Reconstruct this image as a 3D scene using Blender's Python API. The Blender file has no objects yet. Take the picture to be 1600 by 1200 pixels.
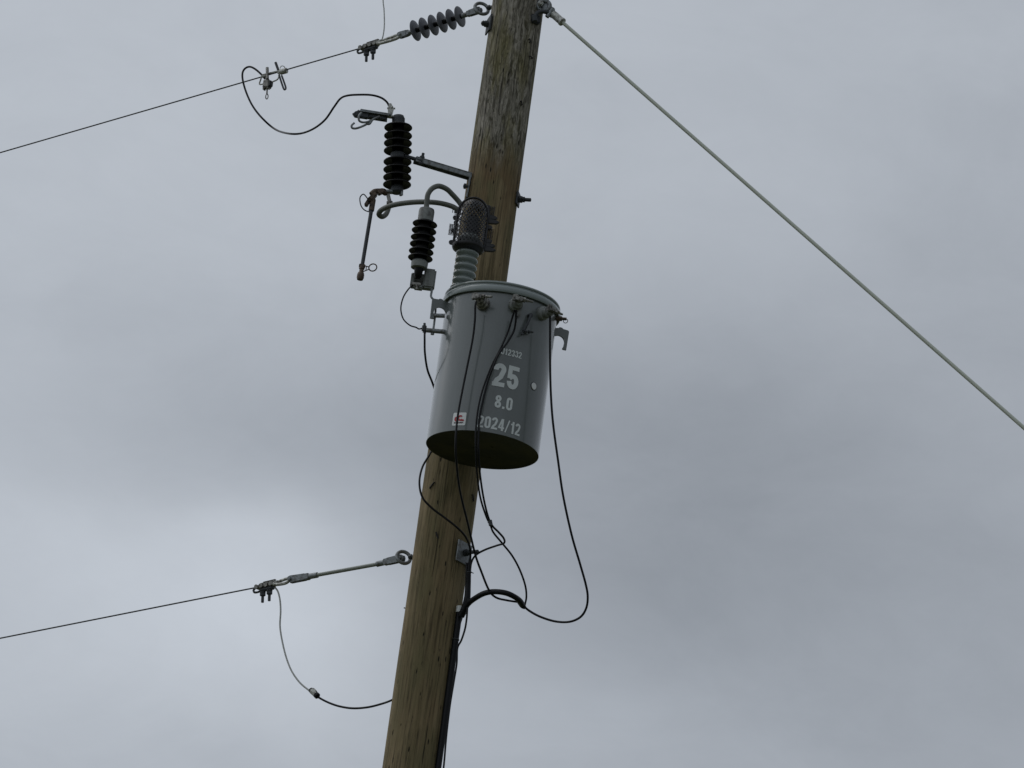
import bpy, bmesh, math, random
from mathutils import Vector, Matrix, noise as mnoise
R = math.radians
random.seed(7)
scene = bpy.context.scene
col = scene.collection

# ---------------------------------------------------------------- camera
F = 6700.0                                   # focal length in photo pixels (1600 wide)
PITCH, ROLL, YAW = R(19.7), R(7.75), R(0.66)
CAM = Vector((0.0, -15.0, 1.6))
camF = Vector((math.sin(YAW)*math.cos(PITCH), math.cos(YAW)*math.cos(PITCH), math.sin(PITCH)))
right0 = camF.cross(Vector((0, 0, 1))).normalized()
up0 = right0.cross(camF).normalized()
# world-up leans to the right in the picture
camR = (right0*math.cos(ROLL) + up0*math.sin(ROLL)).normalized()
camU = camR.cross(camF).normalized()
cd = bpy.data.cameras.new('camera'); cam = bpy.data.objects.new('camera', cd); col.objects.link(cam)
cd.sensor_width = 36; cd.lens = 36*F/1600; cd.clip_start = 0.1; cd.clip_end = 8000
m3 = Matrix((camR, camU, -camF)).transposed()
cam.matrix_world = Matrix.Translation(CAM) @ m3.to_4x4()
scene.camera = cam

# ---------------------------------------------------------------- world, sun, exposure
SUN_EL, SUN_AZ = R(48), R(-62)               # azimuth measured from +Y towards +X
w = bpy.data.worlds.new('World'); scene.world = w; w.use_nodes = True
nt = w.node_tree; nt.nodes.clear()
def N(t, **kw):
    n = nt.nodes.new(t)
    for k, v in kw.items(): setattr(n, k, v)
    return n
def L(a, b): nt.links.new(a, b)
def setin(sock, v):
    if hasattr(v, 'is_linked') or isinstance(v, bpy.types.NodeSocket): L(v, sock)
    else: sock.default_value = v
def mth(op, a, b=None, c=None, clamp=False):
    n = N('ShaderNodeMath', operation=op, use_clamp=clamp); setin(n.inputs[0], a)
    if b is not None: setin(n.inputs[1], b)
    if c is not None: setin(n.inputs[2], c)
    return n.outputs[0]
sky = N('ShaderNodeTexSky', sky_type='NISHITA', sun_disc=False, sun_elevation=SUN_EL, sun_rotation=SUN_AZ, altitude=600)
tc = N('ShaderNodeTexCoord'); D = tc.outputs['Generated']
def dot(v):
    n = N('ShaderNodeVectorMath', operation='DOT_PRODUCT'); L(D, n.inputs[0]); n.inputs[1].default_value = v; return n.outputs['Value']
def cloudnoise(scale, detail, rough, dist, sx=1, sy=1, sz=1, off=0):
    mp = N('ShaderNodeMapping'); L(D, mp.inputs[0]); mp.inputs['Scale'].default_value = (sx, sy, sz); mp.inputs['Location'].default_value = (off, off*.7, off*.3)
    n = N('ShaderNodeTexNoise'); L(mp.outputs[0], n.inputs['Vector'])
    n.inputs['Scale'].default_value = scale; n.inputs['Detail'].default_value = detail
    n.inputs['Roughness'].default_value = rough; n.inputs['Distortion'].default_value = dist
    return n.outputs['Fac']
u0, v0 = dot(camR), dot(camU)
wn1 = cloudnoise(9, 3, .5, .3); wn2 = cloudnoise(9, 3, .5, .3, off=5)
u = mth('ADD', u0, mth('MULTIPLY', mth('SUBTRACT', wn1, .5), .045))
v = mth('ADD', v0, mth('MULTIPLY', mth('SUBTRACT', wn2, .5), .035))
front = mth('GREATER_THAN', dot(camF), 0.0)
# soft cloud masses of this sky: (centre, size, amplitude), as sky directions
CLOUDS = [(430, 905, 210, 140, .25), (300, 1040, 330, 120, .10), (370, 790, 150, 42, .10), (520, 660, 300, 110, -.17), (640, 790, 130, 90, -.10),
          (1040, 780, 380, 320, -.19), (1400, 920, 560, 380, -.20), (900, 640, 400, 120, -.06), (1500, 480, 300, 160, -.05), (1150, 280, 330, 170, .04), (850, 30, 900, 130, .03),
          (800, 1150, 330, 90, .06), (430, 1190, 200, 60, -.07), (160, 500, 260, 150, -.07), (60, 850, 260, 120, .10)]
acc = None
for (cx, cy, sx, sy, amp) in CLOUDS:
    a = mth('DIVIDE', mth('SUBTRACT', u, (cx-800)/F), sx/F)
    b = mth('DIVIDE', mth('SUBTRACT', v, (600-cy)/F), sy/F)
    q = mth('ADD', mth('MULTIPLY', a, a), mth('MULTIPLY', b, b))
    g = mth('MULTIPLY', mth('EXPONENT', mth('MULTIPLY', q, -.8)), amp)
    acc = g if acc is None else mth('ADD', acc, g)
acc = mth('MULTIPLY', acc, front)
big = mth('MULTIPLY', mth('SUBTRACT', cloudnoise(2.2, 6, .55, .4, sz=2), .5), .35)
mid = mth('MULTIPLY', mth('SUBTRACT', cloudnoise(12, 9, .62, .5, sz=1.9, off=2), .5), .24)
fine = mth('MULTIPLY', mth('SUBTRACT', cloudnoise(48, 8, .65, .6, sz=1.7), .5), .085)
# broad brightness: brighter to the west and north, darker low behind the viewer
west = mth('MULTIPLY', dot((-.9, .15, .38)), .50)
br = mth('ADD', mth('ADD', mth('ADD', acc, big), mth('ADD', mid, fine)), mth('ADD', west, .975))
br = mth('SMOOTH_MAX', br, .22, .4)
cr = N('ShaderNodeMix', data_type='RGBA')
L(mth('MULTIPLY', mth('SUBTRACT', br, .6), 1.6, clamp=True), cr.inputs['Factor'])
cr.inputs[6].default_value = (.845, .92, 1.03, 1); cr.inputs[7].default_value = (.89, .955, 1.045, 1)
sc = N('ShaderNodeVectorMath', operation='SCALE'); L(cr.outputs[2], sc.inputs[0]); L(mth('MULTIPLY', br, 4.4), sc.inputs['Scale'])
mix = N('ShaderNodeMix', data_type='RGBA'); mix.inputs['Factor'].default_value = .96
L(sky.outputs[0], mix.inputs[6]); L(sc.outputs[0], mix.inputs[7])
bg = N('ShaderNodeBackground'); bg.inputs['Strength'].default_value = .10; L(mix.outputs[2], bg.inputs['Color'])
wo = N('ShaderNodeOutputWorld'); L(bg.outputs[0], wo.inputs[0])

sd = bpy.data.lights.new('sun', 'SUN'); sd.energy = .6; sd.angle = R(55); sd.color = (1, .97, .93)
so = bpy.data.objects.new('sun', sd); col.objects.link(so)
sdir = Vector((math.sin(SUN_AZ)*math.cos(SUN_EL), math.cos(SUN_AZ)*math.cos(SUN_EL), math.sin(SUN_EL)))
so.rotation_euler = sdir.to_track_quat('Z', 'Y').to_euler(); so.location = sdir*60
vs = scene.view_settings; vs.view_transform = 'Standard'; vs.look = 'None'; vs.gamma = 1; vs.use_curve_mapping = False; vs.exposure = 0.0
scene.cycles.max_bounces = 8

# ---------------------------------------------------------------- picking points in space
def ray(px, py):
    return (camR*((px-800)/F) + camU*((600-py)/F) + camF).normalized()
def P(px, py, Y=0.0):                         # the point seen at this pixel that lies on the vertical plane y = Y
    d = ray(px, py); return CAM + d*((Y-CAM.y)/d.y)
def hit(px, py, cx, cy, r):                   # ray against an upright cylinder
    d = ray(px, py); ox, oy = CAM.x-cx, CAM.y-cy
    a = d.x*d.x+d.y*d.y; b = 2*(ox*d.x+oy*d.y); c = ox*ox+oy*oy-r*r
    disc = max(0, b*b-4*a*c); return CAM + d*((-b-math.sqrt(disc))/(2*a))
def pole_r(z): return .1035-.0016*(z-5.5)
PX = 1/424.0                                  # metres per photo pixel near the pole

# ---------------------------------------------------------------- materials
def mat(name, base, rough=.5, metal=0, var=.0, vscale=30, bump=0, bscale=200, coat=0, second=None, sfac=(.45, .65), sscale=12, spec=None, stretch=(1, 1, 1)):
    m = bpy.data.materials.new(name); m.use_nodes = True; t = m.node_tree; b = t.nodes['Principled BSDF']
    b.inputs['Roughness'].default_value = rough; b.inputs['Metallic'].default_value = metal
    if coat: b.inputs['Coat Weight'].default_value = coat; b.inputs['Coat Roughness'].default_value = .12
    if spec is not None: b.inputs['Specular IOR Level'].default_value = spec
    co = t.nodes.new('ShaderNodeTexCoord'); mp = t.nodes.new('ShaderNodeMapping'); t.links.new(co.outputs['Object'], mp.inputs[0]); mp.inputs['Scale'].default_value = stretch
    def nz(s, det=4):
        n = t.nodes.new('ShaderNodeTexNoise'); t.links.new(mp.outputs[0], n.inputs['Vector']); n.inputs['Scale'].default_value = s; n.inputs['Detail'].default_value = det; return n.outputs['Fac']
    c = t.nodes.new('ShaderNodeMix'); c.data_type = 'RGBA'
    t.links.new(nz(vscale), c.inputs['Factor'])
    c.inputs[6].default_value = tuple(x*(1-var) for x in base)+(1,); c.inputs[7].default_value = tuple(min(1, x*(1+var)) for x in base)+(1,)
    out = c.outputs[2]
    if second:
        mr = t.nodes.new('ShaderNodeMapRange'); t.links.new(nz(sscale, 6), mr.inputs[0]); mr.inputs[1].default_value, mr.inputs[2].default_value = sfac
        c2 = t.nodes.new('ShaderNodeMix'); c2.data_type = 'RGBA'; t.links.new(mr.outputs[0], c2.inputs['Factor']); t.links.new(out, c2.inputs[6]); c2.inputs[7].default_value = tuple(second)+(1,)
        out = c2.outputs[2]
    t.links.new(out, b.inputs['Base Color'])
    if bump:
        bp = t.nodes.new('ShaderNodeBump'); bp.inputs['Strength'].default_value = bump; bp.inputs['Distance'].default_value = .002
        t.links.new(nz(bscale), bp.inputs['Height']); t.links.new(bp.outputs[0], b.inputs['Normal'])
    return m
M = {
 'paint': mat('grey tank paint', (.142, .159, .159), .24, var=.07, vscale=6, coat=.6, bump=.05, bscale=9, second=(.112, .128, .124), sfac=(.42, .75), sscale=16, stretch=(1, 1, .16)),
 'paint_lid': mat('grey lid paint', (.21, .245, .24), .3, var=.05, coat=.5),
 'base': mat('tank base', (.024, .025, .012), .75, var=.35, vscale=14, second=(.05, .045, .016), sscale=8),  # dark olive has the underside's shade and grass bounce put into the colour
 'galv': mat('galvanised steel', (.25, .27, .28), .5, .5, var=.35, vscale=60, bump=.3, second=(.14, .14, .135), sscale=70),
 'galv_dark': mat('dull dark steel', (.055, .06, .065), .55, .5, var=.4, vscale=80, bump=.3),
 'galv_light': mat('pale aluminium', (.50, .51, .48), .5, .4, var=.3, vscale=80, bump=.3, second=(.16, .15, .13), sscale=90),
 'bronze': mat('bronze brown metal', (.10, .072, .052), .5, .5, var=.5, vscale=90, bump=.4, second=(.03, .025, .022), sscale=60),
 'tin': mat('tinned clamp', (.27, .265, .245), .45, .6, var=.4, vscale=120, bump=.5, second=(.07, .065, .06), sscale=100),
 'rubber': mat('black insulator rubber', (.0022, .0020, .0019), .4, var=.2, spec=.2),
 'black': mat('black cable jacket', (.006, .0066, .009), .5, var=.1, vscale=20, spec=.25),
 'plastic': mat('black guard plastic', (.005, .005, .007), .4, var=.2),
 'polymer': mat('grey polymer sheds', (.125, .13, .15), .5, var=.15, vscale=40),
 'porcelain': mat('grey porcelain', (.19, .22, .21), .22, var=.06, coat=.3),
 'hose': mat('grey covered lead', (.105, .113, .098), .5, var=.15, vscale=40),
 'wire': mat('weathered stranded wire', (.06, .065, .07), .5, .5, var=.3, vscale=200, bump=.5),
 'wire_light': mat('bright stranded wire', (.40, .41, .39), .5, .4, var=.5, vscale=120),
 'rod': mat('grey fibreglass rod', (.26, .28, .25), .4, var=.12, vscale=20),
 'rod_pale': mat('pale fibreglass rod', (.46, .49, .42), .35, var=.08, vscale=12),
 'box': mat('grey moulded bracket', (.22, .235, .225), .55, var=.15, vscale=30, second=(.09, .09, .085), sscale=30),
 'lettering': mat('pale grey lettering', (.66, .70, .70), .6),
 'sticker': mat('white decal', (.78, .80, .80), .5),
 'red': mat('dark red decal ink', (.42, .010, .022), .5),
 'ink': mat('dark decal ink', (.04, .01, .02), .5),
 'white': mat('white cap', (.78, .80, .80), .5),
 'nail': mat('rusty dark nail', (.012, .010, .009), .7),
}
def wood():
    m = bpy.data.materials.new('weathered pole wood'); m.use_nodes = True; t = m.node_tree; b = t.nodes['Principled BSDF']
    b.inputs['Roughness'].default_value = .85; b.inputs['Specular IOR Level'].default_value = .25
    co = t.nodes.new('ShaderNodeTexCoord')
    ln = t.links.new
    def mapn(sx, sy, sz, loc=(0, 0, 0)):
        mp = t.nodes.new('ShaderNodeMapping'); ln(co.outputs['Object'], mp.inputs[0]); mp.inputs['Scale'].default_value = (sx, sy, sz); mp.inputs['Location'].default_value = loc; return mp.outputs[0]
    def nz(vec, s, det=5, rough=.6, dist=0):
        n = t.nodes.new('ShaderNodeTexNoise'); ln(vec, n.inputs['Vector']); n.inputs['Scale'].default_value = s; n.inputs['Detail'].default_value = det; n.inputs['Roughness'].default_value = rough; n.inputs['Distortion'].default_value = dist; return n.outputs['Fac']
    def mr(a, lo, hi, o0=0, o1=1):
        n = t.nodes.new('ShaderNodeMapRange'); ln(a, n.inputs[0]); n.inputs[1].default_value, n.inputs[2].default_value, n.inputs[3].default_value, n.inputs[4].default_value = lo, hi, o0, o1; return n.outputs[0]
    def mx(f, a, b2, blend='MIX'):
        n = t.nodes.new('ShaderNodeMix'); n.data_type = 'RGBA'; n.blend_type = blend
        if isinstance(f, (int, float)): n.inputs['Factor'].default_value = f
        else: ln(f, n.inputs['Factor'])
        for s, v2 in ((6, a), (7, b2)):
            if isinstance(v2, tuple): n.inputs[s].default_value = v2+(1,)
            else: ln(v2, n.inputs[s])
        return n.outputs[2]
    def ma(op, a, b2):
        n = t.nodes.new('ShaderNodeMath'); n.operation = op
        for i, v2 in enumerate((a, b2)):
            if isinstance(v2, (int, float)): n.inputs[i].default_value = v2
            else: ln(v2, n.inputs[i])
        return n.outputs[0]
    streak = nz(mapn(1, 1, .045), 150, 6, .65, .35)
    streak2 = nz(mapn(1, 1, .03, (3, 1, 0)), 34, 5, .6, .4)
    blot = nz(mapn(1, 1, .35), 9, 4, .6, .3)
    c1 = mx(mr(streak2, .35, .65), (.165, .123, .064), (.345, .265, .155))
    c1 = mx(mr(blot, .4, .65), c1, (.165, .140, .072))
    # grey weathered upper length
    sep = t.nodes.new('ShaderNodeSeparateXYZ'); ln(co.outputs['Object'], sep.inputs[0])
    wav = nz(mapn(1, 1, .3, (2, 5, 1)), 14, 5, .7, .5)
    zz = ma('ADD', sep.outputs['Z'], ma('MULTIPLY', ma('SUBTRACT', wav, .5), .30))
    greyf = mr(zz, 7.76, 7.92)
    wcn = t.nodes.new('ShaderNodeTexNoise'); ln(mapn(1, 1, .45), wcn.inputs['Vector']); wcn.inputs['Scale'].default_value = 22; wcn.inputs['Detail'].default_value = 3
    wsub = t.nodes.new('ShaderNodeVectorMath'); wsub.operation = 'SUBTRACT'; ln(wcn.outputs['Color'], wsub.inputs[0]); wsub.inputs[1].default_value = (.5, .5, .5)
    wsc = t.nodes.new('ShaderNodeVectorMath'); wsc.operation = 'MULTIPLY'; ln(wsub.outputs[0], wsc.inputs[0]); wsc.inputs[1].default_value = (.045, .045, .02)
    wad = t.nodes.new('ShaderNodeVectorMath'); wad.operation = 'ADD'; ln(mapn(1, 1, .10, (7, 2, 4)), wad.inputs[0]); ln(wsc.outputs[0], wad.inputs[1])
    wg = nz(wad.outputs[0], 105, 6, .70, .6)
    grey = mx(mr(wg, .40, .62), (.075, .069, .046), (.39, .36, .305))
    gb = nz(mapn(1, 1, .25, (1, 9, 0)), 12, 4, .6, .3)
    grey = mx(mr(gb, .47, .62), grey, mx(mr(wg, .35, .62), (.09, .082, .038), (.28, .25, .14)))
    rus = nz(mapn(1, 1, .4, (4, 4, 4)), 16, 3, .5)
    band = ma('MULTIPLY', mr(zz, 7.5, 7.75), mr(rus, .42, .55))
    c1 = mx(band, c1, (.185, .132, .070))
    c = mx(greyf, c1, grey)
    c = mx(mr(streak, .30, .52, 1, 0), c, mx(.72, c, (.010, .008, .005)))
    # dark checks and insect holes
    vo = t.nodes.new('ShaderNodeTexVoronoi'); ln(mapn(1, 1, .22, (0, .3, 0)), vo.inputs['Vector']); vo.inputs['Scale'].default_value = 62; vo.inputs['Randomness'].default_value = 1
    hole = ma('MULTIPLY', mr(vo.outputs['Distance'], .11, .18, 1, 0), mr(nz(mapn(1, 1, .5, (6, 6, 6)), 20, 2), .48, .53))
    c = mx(hole, c, (.012, .010, .007))
    crack = nz(mapn(1, 1, .022, (9, 4, 2)), 70, 4, .55, .15)
    ck = mr(crack, .30, .345, 1, 0)
    c = mx(ck, c, (.012, .009, .006))
    ln(c, b.inputs['Base Color'])
    h = ma('SUBTRACT', ma('ADD', streak, ma('MULTIPLY', wg, ma('MULTIPLY', greyf, 1.2))), ma('ADD', ma('MULTIPLY', ck, .8), hole))
    bp = t.nodes.new('ShaderNodeBump'); bp.inputs['Strength'].default_value = .7; bp.inputs['Distance'].default_value = .004; ln(h, bp.inputs['Height']); ln(bp.outputs[0], b.inputs['Normal'])
    return m
M['wood'] = wood()
M['grass'] = mat('mown grass', (.055, .072, .022), .9, var=.5, vscale=.6, second=(.10, .085, .045), sscale=.25, bump=.3, bscale=30)

# ---------------------------------------------------------------- mesh builder
def fr(o, z, x=None):                          # frame: local z along z, origin o
    z = Vector(z).normalized()
    if x is None: x = Vector((1, 0, 0)) if abs(z.x) < .8 else Vector((0, 1, 0))
    x = Vector(x); x = (x - z*x.dot(z)).normalized(); y = z.cross(x)
    m = Matrix((x, y, z)).transposed().to_4x4(); m.translation = Vector(o); return m
def fx(p0, p1, hint=(0, -1, 0)):               # frame: x from p0 to p1, z towards hint, y up
    x = (Vector(p1)-Vector(p0)).normalized(); h = Vector(hint); z = (h - x*h.dot(x)).normalized(); y = z.cross(x)
    m = Matrix((x, y, z)).transposed().to_4x4(); m.translation = Vector(p0); return m
def spline(pts, n=8):
    pts = [Vector(p) for p in pts]
    if len(pts) < 3: return pts
    q = [pts[0]*2-pts[1]] + pts + [pts[-1]*2-pts[-2]]; out = []
    for i in range(1, len(q)-2):
        a, b, c, d = q[i-1], q[i], q[i+1], q[i+2]
        for k in range(n):
            s = k/n; out.append(.5*((2*b) + (c-a)*s + (2*a-5*b+4*c-d)*s*s + (3*b-a-3*c+d)*s**3))
    out.append(pts[-1]); return out
class MB:
    def __init__(s): s.bm = bmesh.new()
    def lathe(s, prof, m, seg=28):
        bm = s.bm; rings = []
        for r, z in prof:
            if r < 1e-6: rings.append([bm.verts.new(m @ Vector((0, 0, z)))])
            else: rings.append([bm.verts.new(m @ Vector((r*math.cos(2*math.pi*k/seg), r*math.sin(2*math.pi*k/seg), z))) for k in range(seg)])
        for a, b in zip(rings, rings[1:]):
            for k in range(seg):
                k2 = (k+1) % seg
                try:
                    if len(a) == 1 and len(b) == 1: continue
                    if len(a) == 1: bm.faces.new((a[0], b[k2], b[k]))
                    elif len(b) == 1: bm.faces.new((a[k], a[k2], b[0]))
                    else: bm.faces.new((a[k], a[k2], b[k2], b[k]))
                except ValueError: pass
        for rg in (rings[0], rings[-1]):
            if len(rg) > 1: bm.faces.new(rg)
        return s
    def cyl(s, p0, p1, r, r2=None, seg=18, bev=0):
        p0, p1 = Vector(p0), Vector(p1); l = (p1-p0).length; r2 = r if r2 is None else r2
        pr = [(r-bev, 0), (r, bev), (r2, l-bev), (r2-bev, l)] if bev else [(r, 0), (r2, l)]
        return s.lathe(pr, fr(p0, p1-p0), seg)
    def tube(s, pts, r, seg=12, n=8, smooth=True, rf=None):
        pts = spline(pts, n) if smooth else [Vector(p) for p in pts]
        t = (pts[1]-pts[0]).normalized(); x = t.orthogonal().normalized(); rings = []
        for i, p in enumerate(pts):
            t2 = ((pts[min(i+1, len(pts)-1)]) - (pts[max(i-1, 0)])).normalized()
            x = (x - t2*x.dot(t2)).normalized(); y = t2.cross(x)
            rr = r if rf is None else r*rf(i/(len(pts)-1))
            rings.append([s.bm.verts.new(p + (x*math.cos(2*math.pi*k/seg) + y*math.sin(2*math.pi*k/seg))*rr) for k in range(seg)])
        for a, b in zip(rings, rings[1:]):
            for k in range(seg): s.bm.faces.new((a[k], a[(k+1) % seg], b[(k+1) % seg], b[k]))
        s.bm.faces.new(rings[0]); s.bm.faces.new(rings[-1]); return s
    def prism(s, out, th, m, bev=0):
        lo = [s.bm.verts.new(m @ Vector((x, y, -th/2))) for x, y in out]; hi = [s.bm.verts.new(m @ Vector((x, y, th/2))) for x, y in out]
        fs = [s.bm.faces.new(lo[::-1]), s.bm.faces.new(hi)]
        for k in range(len(out)): fs.append(s.bm.faces.new((lo[k], lo[(k+1) % len(out)], hi[(k+1) % len(out)], hi[k])))
        if bev:
            es = list({e for f in fs for e in f.edges}); bmesh.ops.bevel(s.bm, geom=es, offset=bev, segments=2, affect='EDGES')
        return s
    def box(s, m, x0, x1, y0, y1, z0, z1, bev=0):
        mm = m @ Matrix.Translation((0, 0, (z0+z1)/2)); return s.prism([(x0, y0), (x1, y0), (x1, y1), (x0, y1)], z1-z0, mm, bev)
    def hex(s, p0, d, r, h, rot=0, n=6):
        d = Vector(d).normalized(); m = fr(Vector(p0)+d*h/2, d); return s.prism([(r*math.cos(rot+2*math.pi*k/n), r*math.sin(rot+2*math.pi*k/n)) for k in range(n)], h, m, r*.08)
    def torus(s, m, RR, r, seg=28, ns=10, a0=0, a1=360, sx=1, sy=1):
        full = abs(a1-a0) >= 360; n = seg if full else seg+1; rings = []
        for i in range(n):
            a = R(a0+(a1-a0)*i/seg); c = Vector((RR*sx*math.cos(a), RR*sy*math.sin(a), 0)); o = Vector((math.cos(a), math.sin(a), 0))
            rings.append([s.bm.verts.new(m @ (c + o*r*math.cos(2*math.pi*k/ns) + Vector((0, 0, r*math.sin(2*math.pi*k/ns))))) for k in range(ns)])
        for i in range(n if full else n-1):
            a, b = rings[i], rings[(i+1) % n]
            for k in range(ns): s.bm.faces.new((a[k], a[(k+1) % ns], b[(k+1) % ns], b[k]))
        if not full: s.bm.faces.new(rings[0]); s.bm.faces.new(rings[-1])
        return s
    def ball(s, c, r, sz=1):
        pr = [(r*math.sin(math.pi*k/8), -r*sz*math.cos(math.pi*k/8)) for k in range(9)]; pr[0] = (0, -r*sz); pr[-1] = (0, r*sz)
        return s.lathe(pr, fr(c, (0, 0, 1)), 16)
    def build(s, name, m, root=None, loc=None, sharp=38):
        bm = s.bm; bmesh.ops.recalc_face_normals(bm, faces=bm.faces)
        for f in bm.faces: f.smooth = True
        for e in bm.edges:
            if len(e.link_faces) == 2 and e.calc_face_angle(0) > R(sharp): e.smooth = False
        if root is not None: base = Vector(root['_b'])
        elif loc is not None: base = Vector(loc)
        else:
            vs_ = [v_.co for v_ in bm.verts]; base = Vector(((min(c.x for c in vs_)+max(c.x for c in vs_))/2, (min(c.y for c in vs_)+max(c.y for c in vs_))/2, min(c.z for c in vs_)))
        bmesh.ops.translate(bm, verts=bm.verts, vec=-base)
        me = bpy.data.meshes.new(name); bm.to_mesh(me); bm.free(); me.materials.append(m)
        o = bpy.data.objects.new(name, me); col.objects.link(o); o['_b'] = tuple(base)
        if root is not None: o.parent = root
        else: o.location = base
        return o
def tag(o, label, cat, group=None, kind=None):
    if label: o['label'] = label
    if cat: o['category'] = cat
    if group: o['group'] = group
    if kind: o['kind'] = kind
    return o
def thing(name, loc, label, cat, group=None):
    o = bpy.data.objects.new(name, None); col.objects.link(o); o.location = loc; o['_b'] = tuple(loc); o.empty_display_size = .05
    return tag(o, label, cat, group)

# ---------------------------------------------------------------- ground
g = MB(); s_ = 4000
vs4 = [g.bm.verts.new((x*s_, y*s_, 0)) for x, y in ((-1, -1), (1, -1), (1, 1), (-1, 1))]; g.bm.faces.new(vs4)
tag(g.build('ground', M['grass'], loc=(0, 0, 0)), None, None, kind='structure')

# ---------------------------------------------------------------- pole
def build_pole():
    root = thing('utility_pole', (0, 0, 0), 'tall round weathered wooden pole, greyer towards the top, carrying all the hardware', 'utility pole')
    bm = bmesh.new(); seg = 128; rings = []; zs = [-.02+4.8*k/20 for k in range(20)] + [4.78+k*.012 for k in range(int((9.9-4.78)/.012))]
    for z in zs:
        ring = []
        for k in range(seg):
            a = 2*math.pi*k/seg; c, s = math.cos(a), math.sin(a); r = pole_r(z)
            n1 = mnoise.fractal(Vector((c*3, s*3, z*.6)), 1, 2, 3)*.0016
            n2 = mnoise.fractal(Vector((c*16, s*16, z*2.2)), 1, 2, 3)
            gr = min(1, max(0, (z-7.8)/.2)); r += n1 + n2*(.0004+.0010*gr)
            ring.append(bm.verts.new((c*r, s*r, z)))
        rings.append(ring)
    for a, b in zip(rings, rings[1:]):
        for k in range(seg): bm.faces.new((a[k], a[(k+1) % seg], b[(k+1) % seg], b[k]))
    bm.faces.new(rings[0]); bm.faces.new(rings[-1])
    mb = MB(); mb.bm.free(); mb.bm = bm; mb.build('shaft', M['wood'], root, sharp=60)
    # staples driven into the wood
    for (x0, y0, x1, y1) in ((672, 763, 679, 754), (738, 773, 739, 783), (681.5, 832, 684.5, 841), (827, 61, 828, 66), (828, 88, 831.5, 91), (814, 158, 815, 164)):
        a = hit(x0, y0, 0, 0, .1025); b = hit(x1, y1, 0, 0, .1025); n = Vector((a.x, a.y, 0)).normalized()
        k = MB(); k.tube([a-n*.006, a+n*.003, b+n*.003, b-n*.006], .0028, 8, smooth=False); k.build('staple', M['nail'], root)
    a = P(636, 951, 0); k = MB(); k.cyl(a, a+Vector((-.012, -.002, .001)), .0022); k.build('nail', M['nail'], root)
build_pole()

KREC = .68
LINE = Vector((-1, KREC, 0)).normalized()        # the way the overhead wires leave
def PL(px, py): return P(px, py, .02+KREC*(808-.136*py-px)*PX)   # points on the wires, which recede to the left

# ---------------------------------------------------------------- transformer
TR, TY = .205, -.352
tb = P(753.5, 703.5, TY); tt = P(780.0, 484.0, TY)
TX, TZ0 = tb.x, tb.z; TH = tt.z-tb.z; AZ = 15.0
print('TANK', tb, tt, TH)
def TC(az, r, z): a = R(az); return Vector((TX+r*math.sin(a), TY-r*math.cos(a), TZ0+z))
def thit(px, py, r=TR):
    p = hit(px, py, TX, TY, r); return math.degrees(math.atan2(p.x-TX, -(p.y-TY))), p.z-TZ0
def radial(az): a = R(az); return Vector((math.sin(a), -math.cos(a), 0))
def side(az): a = R(az); return Vector((math.cos(a), math.sin(a), 0))
def wrapmesh(bm, az, z, r):                     # bend flat xy geometry (x = arc length, y = up) round the tank
    for v_ in bm.verts:
        a = az + math.degrees(v_.co.x/TR); p = TC(a, r+v_.co.z, z+v_.co.y); v_.co = p
def slice_x(bm, step=.004):
    xs = [v_.co.x for v_ in bm.verts]; x = min(xs)+step
    while x < max(xs)-1e-4:
        bmesh.ops.bisect_plane(bm, geom=bm.verts[:]+bm.edges[:]+bm.faces[:], plane_co=(x, 0, 0), plane_no=(1, 0, 0)); x += step
def glyph(ch, w, h, t):
    """centre lines of a bold condensed character: list of (points, closed, stroke)"""
    l, rr, b, T, cx = t/2, w-t/2, t/2, h-t/2, w/2; rx = (w-t)/2
    def arc(cx, cy, rx, ry, a0, a1, n=16): return [(cx+rx*math.cos(R(a0+(a1-a0)*k/n)), cy+ry*math.sin(R(a0+(a1-a0)*k/n))) for k in range(n+1)]
    if ch == '0': return [(arc(cx, T-rx, rx, rx, 180, 0)+arc(cx, b+rx, rx, rx, 0, -180), True, t)]
    if ch == '1': return [([(w*.62, 0), (w*.62, h)], False, t*1.05), ([(w*.58, h*.86), (w*.36, h*.76), (w*.08, h*.73)], False, t*.75)]
    if ch == '2': return [([(l, T-rx*1.25)]+arc(cx, T-rx, rx, rx, 180, -22)+[(w*.62, h*.42), (w*.34, h*.27), (l*1.25, h*.14), (l*1.05, t*.5)], False, t), ([(0, t*.46), (w, t*.46)], False, t*.92)]
    if ch == '3': return [(arc(cx, h*.735, rx*.96, h*.265-t/2, 185, -80), False, t), (arc(cx, h*.285, rx, h*.285-t/2, 80, -185), False, t)]
    if ch == '4': return [([(w*.70, 0), (w*.70, h)], False, t), ([(w*.60, h*.98), (t*.42, h*.28)], False, t*.8), ([(0, h*.25), (w*1.02, h*.25)], False, t*.85)]
    if ch == '5': return [([(l*1.1, h-t*.45), (w*.96, h-t*.45)], False, t*.9), ([(l*1.15, h), (l*.95, h*.44)], False, t*.92), ([(l, h*.46)]+arc(cx, h*.33, rx, h*.33-t/2, 135, -180)+[(l, h*.31)], False, t)]
    if ch == '8': return [(arc(cx, h*.745, rx*.92, h*.255-t/2, 0, 360, 28)[:-1], True, t*.95), (arc(cx, h*.275, rx, h*.275-t/2, 0, 360, 28)[:-1], True, t)]
    if ch == 'J': return [([(rr, h), (rr, b+rx)]+arc(cx, b+rx, rx, rx, 0, -180)+[(l, b+rx*1.5)], False, t)]
    if ch == '/': return [([(t*.35, -h*.04), (w-t*.35, h*1.02)], False, t*.62)]
    if ch == '.': return [([(w/2, 0), (w/2, t)], False, t)]
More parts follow.
